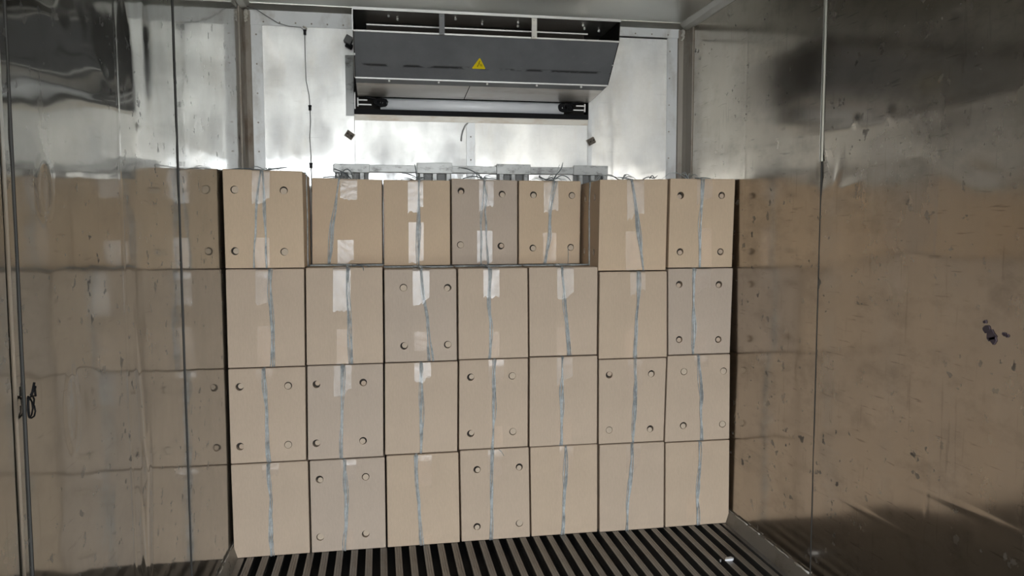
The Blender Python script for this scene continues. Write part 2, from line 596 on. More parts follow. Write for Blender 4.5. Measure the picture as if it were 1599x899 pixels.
# coves along the ceiling
for nm, xw, sg, wl in (('trim_1', 0.0, 1, wall_left), ('trim_2', W, -1, wall_right)):
    c = MB()
    pr = [(xw - sg * 0.003, HC - 0.040), (xw + sg * 0.004, HC - 0.040), (xw + sg * 0.024, HC - 0.024), (xw + sg * 0.040, HC - 0.004), (xw + sg * 0.040, HC + 0.003), (xw - sg * 0.003, HC + 0.003)]
    c.prism_y(pr, LEN_Y, 0.62)
    structure(c.build(nm, 'cove_metal'), 'slanted metal cove along the ceiling edge')
c = MB()
c.prism_x([(0.652, HC - 0.026), (0.640, HC - 0.026), (0.612, HC - 0.003), (0.612, HC + 0.003), (0.652, HC + 0.003)], 0.0, W)
structure(c.build('trim_3', 'steel_ceiling'), 'slanted metal cove above the bulkhead')
# corner posts at the bulkhead
for nm, xw, sg in (('trim_4', 0.0, 1), ('trim_5', W, -1)):
    c = MB()
    c.prism_z([(xw - sg * 0.003, 0.53), (xw + sg * 0.004, 0.53), (xw + sg * 0.005, 0.60), (xw + sg * 0.014, 0.628), (xw + sg * 0.036, 0.640), (xw + sg * 0.040, 0.655), (xw - sg * 0.003, 0.655)], 0.0, HC - 0.03)
    t_ = structure(c.build(nm, 'steel_trim'), 'brown stained corner post beside the bulkhead')
    b_ = MB()
    for k in range(9):
        a = random.uniform(-0.006, 0.006)
        b_.tube([(xw + sg * (0.020 + a), 0.622, HC - 0.035 - k * 0.006), (xw + sg * (0.024 + a), 0.618, HC - 0.045 - k * 0.006)], 0.009 - k * 0.0006, 6)
    b_.build('sealant_blob', 'sealant', t_, True)

# baseboards
for nm, xw, sg in (('baseboard_left', 0.0, 1), ('baseboard_right', W, -1)):
    c = MB()
    c.prism_y([(xw - sg * 0.002, 0.0), (xw + sg * 0.026, 0.0), (xw + sg * 0.008, 0.057), (xw - sg * 0.002, 0.060)], LEN_Y, 0.60)
    bb = structure(c.build(nm, 'scuff_plate'), 'sloping dirty metal skirting at the foot of the wall')
    b_ = MB()
    y = 0.05
    while y > -1.4:
        L_ = random.uniform(0.05, 0.14)
        rr = random.uniform(0.0012, 0.0026) * (2.0 if -0.80 < y < -0.52 else 1.0)
        pts = [(xw + sg * (0.006 + random.uniform(-0.001, 0.002)), y - L_ * k / 4, 0.0595 + random.uniform(-0.001, 0.002)) for k in range(5)]
        b_.tube(pts, [rr * random.uniform(0.5, 1.5) for _ in pts], 5)
        y -= L_ + random.uniform(0.0, 0.05)
    b_.build('sealant_bead', 'sealant', bb, True)

# ------------------------------------------------------------------ bulkhead
s = MB()
s.box((-0.10, 0.90, -0.12), (W + 0.10, 0.98, HC + 0.09))
wall_back = structure(s.build('wall_back', 'shell_grey'), 'bright brushed steel bulkhead at the end of the container')


def back_disp(p):
    return 0.0045 * fbm(p.x, p.z, 11.3, 1.6) + 0.0011 * fbm(p.x, p.z, 4.2, 4.5) + 0.00008 * fbm(p.x, p.z, 2.2, 16)


def back_sheet(x0, x1, z0, z1, mat='steel_bulkhead', y=BACK, nm='bulkhead_sheet', d=back_disp, lean=0.0):
    if lean:
        return grid_sheet(nm, (x0, y, z0), (x1 - x0, 0, 0), (0, 0, z1 - z0), (0, -1, 0), 30, 100,
                          lambda p: back_disp(p) + lean * (max(p.z, 1.4) - 1.99), mat, wall_back, 0.02)
    nu, nv = max(2, int((x1 - x0) / 0.02)), max(2, int((z1 - z0) / 0.02))
    return grid_sheet(nm, (x0, y, z0), (x1 - x0, 0, 0), (0, 0, z1 - z0), (0, -1, 0), nu, nv, d, mat, wall_back, 0.02)


def rivets(x0, z0, x1, z1, n, y, parent):
    b_ = MB()
    for i in range(n):
        t = (i + 0.5) / n
        x, z = x0 + (x1 - x0) * t, z0 + (z1 - z0) * t
        b_.tube([(x, y + 0.002, z), (x, y - 0.0012, z), (x, y - 0.002, z)], [0.0042, 0.0042, 0.0022], 8)
    o_ = b_.build('rivets', 'steel_trim', parent, True)
    o_['kind'] = 'stuff'
    return o_


back_sheet(0.088, 0.528, 0.02, 2.418)
back_sheet(0.530, 1.118, 0.02, 1.992, lean=-0.016)
back_sheet(1.120, 1.748, 0.02, 1.992, lean=-0.014)
back_sheet(1.750, 2.196, 0.02, 2.432)
back_sheet(0.530, 1.748, 2.372, HC - 0.01)
# overlapping strips, proud of the sheets
FL = lambda p: 0.0004 * fbm(p.x, p.z, 6.0, 6)
st = back_sheet(0.034, 0.091, 0.02, 2.462, 'steel_strip', BACK - 0.004, 'edge_strip', FL)
rivets(0.062, 0.3, 0.062, 2.44, 15, BACK - 0.004, st)
st = back_sheet(0.030, 0.528, 2.414, HC - 0.02, 'steel_strip', BACK - 0.007, 'edge_strip', FL)
rivets(0.06, 2.43, 0.52, 2.43, 6, BACK - 0.007, st)
st = back_sheet(2.192, 2.250, 0.02, 2.452, 'steel_strip', BACK - 0.004, 'edge_strip', FL)
rivets(2.206, 0.3, 2.206, 2.44, 15, BACK - 0.004, st)
st = back_sheet(1.750, 2.258, 2.440, HC - 0.02, 'steel_strip', BACK - 0.007, 'edge_strip', FL)
rivets(1.78, 2.455, 2.24, 2.455, 5, BACK - 0.007, st)
st = back_sheet(0.488, 0.528, 1.985, 2.285, 'galvanised', BACK - 0.005, 'edge_strip', FL)
back_sheet(0.530, 1.750, 1.964, 1.993, 'rusty_strip', BACK - 0.006, 'edge_strip', FL)
st = back_sheet(1.098, 1.143, 0.9, 1.962, 'steel_strip', BACK - 0.012, 'centre_strip', FL)
rivets(1.12, 1.0, 1.12, 1.95, 8, BACK - 0.012, st)
st = back_sheet(1.752, 1.772, 1.70, 1.995, 'steel_strip', BACK - 0.0045, 'edge_strip', FL)

# ------------------------------------------------------------------ evaporator unit hung on the bulkhead
X0, X1 = 0.548, 1.750
ev = empty('evaporator_unit', (1.145, 0.65, 2.0))
tag(ev, 'charcoal sheet metal evaporator fan unit with yellow triangle, under the ceiling', 'refrigeration unit')
PROF = [(0.648, 2.370), (0.112, 2.370), (0.126, 2.275), (0.300, 2.107), (0.620, 2.082), (0.648, 2.082)]
for x in (X0 - 0.004, X1):
    e = MB()
    e.prism_x(PROF, x, x + 0.004)
    into(e.build('end_plate', 'dark_interior'), ev)
e = MB()
e.box((X0, 0.112, 2.366), (X1, 0.648, 2.370))
into(e.build('top_plate', 'zinc_plate'), ev)
e = MB()
e.box((X0 - 0.004, 0.106, 2.360), (X1 + 0.004, 0.112, 2.3715))
into(e.build('top_flange', 'bright_edge'), ev)
nrm = Vector((0, -0.168, -0.174)).normalized()
a, b = Vector((0, 0.126, 2.275)), Vector((0, 0.300, 2.107))
e = MB()
e.prism_x([(a.y, a.z), (b.y, b.z), (b.y - nrm.y * 0.004, b.z - nrm.z * 0.004), (a.y - nrm.y * 0.004, a.z - nrm.z * 0.004)], X0, X1)
panel = into(e.build('front_panel', 'panel_charcoal'), ev)
for q, h_ in ((a, 0.007), (b, 0.006)):
    e = MB()
    e.prism_x([(q.y - 0.004, q.z + h_ * 0.5), (q.y - 0.004, q.z - h_ * 0.5), (q.y + 0.006, q.z - h_ * 0.5), (q.y + 0.006, q.z + h_ * 0.5)], X0 - 0.002, X1 + 0.002)
    into(e.build('panel_flange', 'bright_edge'), ev)
e = MB()
e.prism_x([(0.303, 2.103), (0.372, 2.098), (0.372, 2.101), (0.303, 2.106)], X0, X1)
into(e.build('lower_lip', 'panel_charcoal'), ev)
e = MB()
e.prism_x([(0.372, 2.099), (0.624, 2.079), (0.624, 2.082), (0.372, 2.102)], X0, X1)
bp_ = into(e.build('bottom_plate', 'zinc_plate'), ev)
e = MB()
e.prism_x([(0.372, 2.0975), (0.622, 2.0775), (0.622, 2.079), (0.372, 2.099)], 1.083, 1.086)
into(e.build('bottom_seam', 'dark_interior'), ev)
for x, mt in ((0.931, 'strut_grey'), (1.349, 'white_paint')):
    e = MB()
    e.box((x - 0.012, 0.112, 2.270), (x + 0.012, 0.118, 2.372))
    e.tube([(x, 0.112, 2.352), (x, 0.107, 2.352)], 0.005, 6)
    e.tube([(x, 0.114, 2.280), (x, 0.107, 2.280)], 0.005, 6)
    into(e.build('strut', mt), ev)
e = MB()
e.tube([(0.60, 0.25, 2.336), (1.636, 0.25, 2.336)], 0.0045, 6)
into(e.build('tie_rod', 'bright_edge'), ev)
e = MB()
e.box((0.60, 0.33, 2.125), (1.64, 0.62, 2.362))
into(e.build('coil_block', 'coil_brown'), ev)
for x, y in ((0.700, 0.19), (0.740, 0.24), (1.000, 0.19), (1.130, 0.25), (1.290, 0.20), (1.300, 0.26), (1.600, 0.20), (1.620, 0.25), (1.700, 0.28)):
    e = MB()
    e.tube([(x, y, 2.3665), (x, y, 2.357), (x, y, 2.354)], [0.006, 0.006, 0.003], 6)
    into(e.build('stud', 'bright_edge'), ev)
e = MB()
e.box((0.532, 0.70, 1.992), (1.748, 0.705, 2.372))
e.box((0.532, 0.60, 2.368), (1.748, 0.70, 2.372))
into(e.build('back_plate', 'dark_interior'), ev)
e = MB()
e.box((0.530, 0.632, 1.9935), (1.750, 0.70, 2.018))
into(e.build('drip_tray', 'black_rubber'), ev)
for x0, x1 in ((0.530, 0.536), (1.744, 1.750)):
    e = MB()
    e.box((x0, 0.632, 2.012), (x1, 0.70, 2.10))
    into(e.build('side_rail', 'bright_edge' if x0 < 1 else 'black_rubber'), ev)
e = MB()
e.tube([(0.66, 0.655, 2.046), (1.615, 0.655, 2.046)], 0.033, 20)
tb = into(e.build('drum_tube', 'tube_white', None, True), ev)
for x, sg in ((0.645, 1), (1.63, -1)):
    e = MB()
    for k in range(9):
        cx, r_ = x + sg * 0.012 + random.uniform(-0.012, 0.018), random.uniform(0.016, 0.028)
        ph = random.uniform(0, 6)
        pts = [(cx + r_ * math.cos(t), 0.622 + 0.004 * math.sin(2 * t + ph), 2.050 + r_ * 0.8 * math.sin(t)) for t in [ph + j * 0.7 for j in range(10)]]
        e.tube(pts, 0.0045, 5)
    e.tube([(x - sg * 0.065, 0.622, 2.075), (x - sg * 0.03, 0.62, 2.072), (x, 0.62, 2.062)], 0.006, 6)
    into(e.build('cable_bundle', 'black_rubber', None, True), ev)
    e = MB()
    e.box((x - sg * 0.095, 0.622, 2.036), (x - sg * 0.030, 0.630, 2.042))
    e.box((x - sg * 0.095, 0.622, 2.058), (x - sg * 0.050, 0.630, 2.064))
    e.box((x - sg * 0.100, 0.622, 2.030), (x - sg * 0.094, 0.640, 2.072))
    into(e.build('tube_bracket', 'bright_edge'), ev)
e = MB()
e.prism_x([(0.110, 2.366), (0.124, 2.276), (0.298, 2.108), (0.300, 2.112), (0.128, 2.279), (0.114, 2.366)], X0 - 0.0065, X0 - 0.0035)
into(e.build('side_flange', 'bright_edge'), ev)
# bolts on the flanges
bolt = MB()
bolt.tube([(0, 0, 0), (0, -0.004, 0), (0, -0.0055, 0)], [0.006, 0.006, 0.003], 6)
bmesh0 = bolt.build('bolt', 'bright_edge')
first = True
for x, y, z in [(0.70, 0.306, 2.098), (0.93, 0.306, 2.098), (1.16, 0.306, 2.098), (1.40, 0.306, 2.098), (1.62, 0.306, 2.098), (0.546, 0.20, 2.19), (1.752, 0.22, 2.19)]:
    o_ = bmesh0 if first else bmesh0.copy()
    if not first:
        COL.objects.link(o_)
    first = False
    o_.parent = ev
    o_.location = Vector((x, y, z)) - ev.location
# warning triangle, flat sticker on the sloping panel
t_dir = (b - a).normalized()
ctr = a + t_dir * ((b - a).length * 0.60) + nrm * 0.0008


def on_panel(u, w_, lift=0.0):
    return Vector((1.112 + u, 0, 0)) + ctr - t_dir * w_ + nrm * lift


def flat(name, pts, mat, parent, lift, th=0.0004):
    n = len(pts)
    vs_ = [on_panel(u, w_, lift) for u, w_ in pts] + [on_panel(u, w_, lift + th) for u, w_ in pts]
    fs_ = [tuple(range(n)), tuple(range(2 * n - 1, n - 1, -1))] + [(i, (i + 1) % n, n + (i + 1) % n, n + i) for i in range(n)]
    ob = MB()
    ob.add(vs_, fs_)
    return ob.build(name, mat, parent)


stk = into(flat('warning_sticker', [(-0.029, -0.026), (0.029, -0.026), (0.031, -0.022), (0.002, 0.031), (-0.002, 0.031), (-0.031, -0.022)], 'sticker_yellow', None, 0.0), ev)
stk['label'] = 'yellow triangular warning sticker'
zz = [(-0.010, -0.014), (-0.002, 0.004), (-0.004, 0.006), (0.002, 0.018), (0.004, 0.017), (0.0, 0.007), (0.003, 0.005), (-0.004, -0.008), (-0.001, -0.009), (-0.008, -0.016)]
sy = flat('bolt_symbol', zz, 'print_black', None, 0.0005, 0.0002)
sy.parent = stk
for k in range(3):
    u = 0.006 + 0.004 * k
    sy = flat('heat_mark', [(u, -0.012), (u + 0.0018, -0.012), (u + 0.001 - 0.003, 0.001), (u - 0.003 - 0.0008, 0.001)], 'print_black', None, 0.0005, 0.0002)
    sy.parent = stk

# ------------------------------------------------------------------ ribbed guard rail on the bulkhead, just above the cartons
gr = empty('guard_rail', (1.135, 0.645, 1.45))
tag(gr, 'grimy galvanised rail with paired posts across the bulkhead behind the cartons', 'rail')
ob = MB()
ob.box((0.420, 0.618, 1.702), (1.855, 0.644, 1.738))
into(bevel(ob.build('rail', 'galvanised'), 0.002), gr)
for g_, (p0, p1, posts, zt) in enumerate([(0.425, 0.600, (0.433, 0.490, 0.548), 1.741), (0.840, 1.020, (0.848, 0.915, 0.985), 1.752),
                                          (1.252, 1.432, (1.262, 1.325, 1.392), 1.750), (1.665, 1.853, (1.690, 1.755, 1.822), 1.748)]):
    ob = MB()
    ob.box((p0, 0.610, 1.698), (p1, 0.617, zt))
    into(bevel(ob.build('cover_plate', 'galvanised'), 0.0015), gr)
    ob = MB()
    ob.box((p0 + 0.004, 0.637, 1.40), (p1 - 0.004, 0.643, 1.701))
    into(ob.build('dark_backing', 'galvanised_dark'), gr)  # added darker sheet that makes the windows between the posts dark
    for x in posts:
        ob = MB()
        ob.prism_z([(x, 0.636), (x, 0.618), (x + 0.006, 0.612), (x + 0.024, 0.612), (x + 0.030, 0.618), (x + 0.030, 0.636)], 1.40, 1.697)
        into(ob.build('post', 'galvanised'), gr)

# ------------------------------------------------------------------ small things on the bulkhead
cb_ = empty('sensor_cable', (0.31, 0.645, 1.60))
tag(cb_, 'thin grey sensor cable with black clips hanging down the left bulkhead sheet', 'cable')
ob = MB()
ctrl = [(0.028, 0.605, 2.49), (0.07, 0.62, 2.482), (0.12, 0.628, 2.452), (0.17, 0.634, 2.424), (0.22, 0.636, 2.412), (0.275, 0.636, 2.409), (0.292, 0.636, 2.396), (0.294, 0.638, 2.37),
        (0.294, 0.641, 2.25), (0.296, 0.641, 2.15), (0.309, 0.640, 2.08), (0.312, 0.640, 2.02), (0.313, 0.640, 1.95), (0.308, 0.640, 1.87), (0.312, 0.640, 1.78), (0.311, 0.640, 1.73), (0.314, 0.640, 1.60)]
ob.tube(ctrl, 0.0017, 6)
into(ob.build('cord', 'cable_grey', None, True), cb_)
for x, z in ((0.295, 2.388), (0.312, 2.019), (0.311, 1.733)):
    ob = MB()
    ob.box((x - 0.006, 0.632, z - 0.013), (x + 0.006, 0.647, z + 0.011))
    ob.box((x - 0.008, 0.640, z + 0.006), (x + 0.008, 0.647, z + 0.013))
    into(ob.build('clip', 'black_rubber'), cb_)
ob = MB()
ob.tube([(0.288, 0.634, 2.412), (0.300, 0.630, 2.408), (0.304, 0.634, 2.400)], 0.005, 6)
into(ob.build('cable_tie', 'sealant', None, True), cb_)

for x, z, rot, lab in ((0.504, 1.888, 35, 'small rusty square bracket left of the drip tray corner, on the bulkhead'),
                       (1.768, 1.880, -28, 'small rusty square bracket right of the drip tray corner, on the bulkhead')):
    bk = empty('bracket', (x, 0.648, z))
    tag(bk, lab, 'bracket', 'square brackets on the bulkhead')
    M = Matrix.Rotation(math.radians(rot), 4, 'Y')
    ob = MB()
    ob.box((-0.019, -0.022, -0.015), (0.019, 0.0, 0.015), M)
    bevel(ob.build('block', 'bracket_rust', bk), 0.003)
    ob = MB()
    ob.box((-0.022, -0.004, -0.018), (0.022, 0.001, 0.018), M)
    ob.build('base_plate', 'steel_trim', bk)
    ob = MB()
    for k in (-1, 1):
        ob.tube([M @ Vector((0.010 * k, -0.022, 0)), M @ Vector((0.010 * k, -0.025, 0))], 0.005, 6)
    ob.build('screws', 'coil_brown', bk)

bk = empty('sensor_box', (0.508, 0.648, 2.352))
tag(bk, 'small dark sensor box tilted beside the left end of the fan unit', 'sensor')
M = Matrix.Rotation(math.radians(28), 4, 'Y')
ob = MB()
ob.box((-0.020, -0.045, -0.018), (0.018, -0.002, 0.020), M)
bevel(ob.build('housing', 'grey_paint', bk), 0.003)
ob = MB()
ob.box((-0.004, -0.030, -0.032), (0.030, -0.001, -0.010), M)
ob.build('foot', 'black_rubber', bk)

ob = MB()
ob.tube([(1.070, 0.640, 1.868), (1.073, 0.636, 1.895), (1.079, 0.634, 1.92), (1.090, 0.634, 1.945), (1.104, 0.638, 1.960)], 0.0038, 6)
tag(ob.build('cable_stub', 'cable_pale', None, True), 'short curved grey cable end beside the centre strip of the bulkhead', 'cable')

# black wire loop caught on the seam of the left wall
wl = MB()
pts = []
for k in range(22):
    t = k / 21 * 4 * math.pi
    pts.append((0.009 + 0.003 * math.sin(t * 0.7), -1.822 + 0.014 * math.cos(t) + 0.003 * math.sin(2.3 * t), 1.078 + 0.020 * math.sin(t)))
wl.tube(pts, 0.0016, 5)
wl.tube([(0.008, -1.815, 1.098), (0.012, -1.804, 1.112), (0.008, -1.798, 1.106), (0.010, -1.801, 1.094), (0.007, -1.81, 1.096), (0.010, -1.803, 1.120)], 0.0022, 5)
tag(wl.build('wire_loop', 'black_rubber', None, True), 'small black wire loop caught on the seam of the left wall', 'wire')

# dried purple splash on the right wall (has a shape and thickness of its own)
sp = MB()
rs = random.Random(3)
for k, (cy, cz, r_) in enumerate([(-1.520, 1.112, 0.017), (-1.528, 1.100, 0.012), (-1.505, 1.128, 0.012), (-1.498, 1.146, 0.006), (-1.565, 1.122, 0.006), (-1.575, 1.118, 0.005)]):
    n = 10
    rim = [(cy + r_ * math.cos(2 * math.pi * i / n) * rs.uniform(0.6, 1.15), cz + r_ * math.sin(2 * math.pi * i / n) * rs.uniform(0.6, 1.15)) for i in range(n)]
    vs_ = [(W - 0.0032, y, z) for y, z in rim] + [(W + 0.002, y, z) for y, z in rim]
    sp.add(vs_, [tuple(range(n)), tuple(range(2 * n - 1, n - 1, -1))] + [(i, (i + 1) % n, n + (i + 1) % n, n + i) for i in range(n)])
sp.build('splash_mark', 'purple_stain', wall_right)

# litter on the floor
lt = MB()
rs = random.Random(5)
for k in range(2):
    n = 7
    rim = [(2.094 + 0.022 * math.cos(2 * math.pi * i / n) * rs.uniform(0.7, 1.1), -0.39 + 0.016 * math.sin(2 * math.pi * i / n) * rs.uniform(0.7, 1.1)) for i in range(n)]
    if k == 0:
        top = [(x, y, 0.006 + rs.uniform(0, 0.006)) for x, y in rim]
        bot = [(x, y, 0.0008) for x, y in rim]
        lt.add(top + bot, [tuple(range(n)), tuple(range(2 * n - 1, n - 1, -1))] + [(i, n + i, n + (i + 1) % n, (i + 1) % n) for i in range(n)])
tag(lt.build('paper_scrap', 'paper_white'), 'crumpled white scrap lying on the floor bars near the right wall', 'litter')
lt = MB()
lt.tube([(2.048, -0.405, 0.003), (2.052, -0.396, 0.006), (2.050, -0.388, 0.004)], [0.002, 0.0045, 0.002], 6)
tag(lt.build('plastic_bit', 'cable_pale', None, True), 'tiny grey plastic bit beside the white scrap on the floor', 'litter')

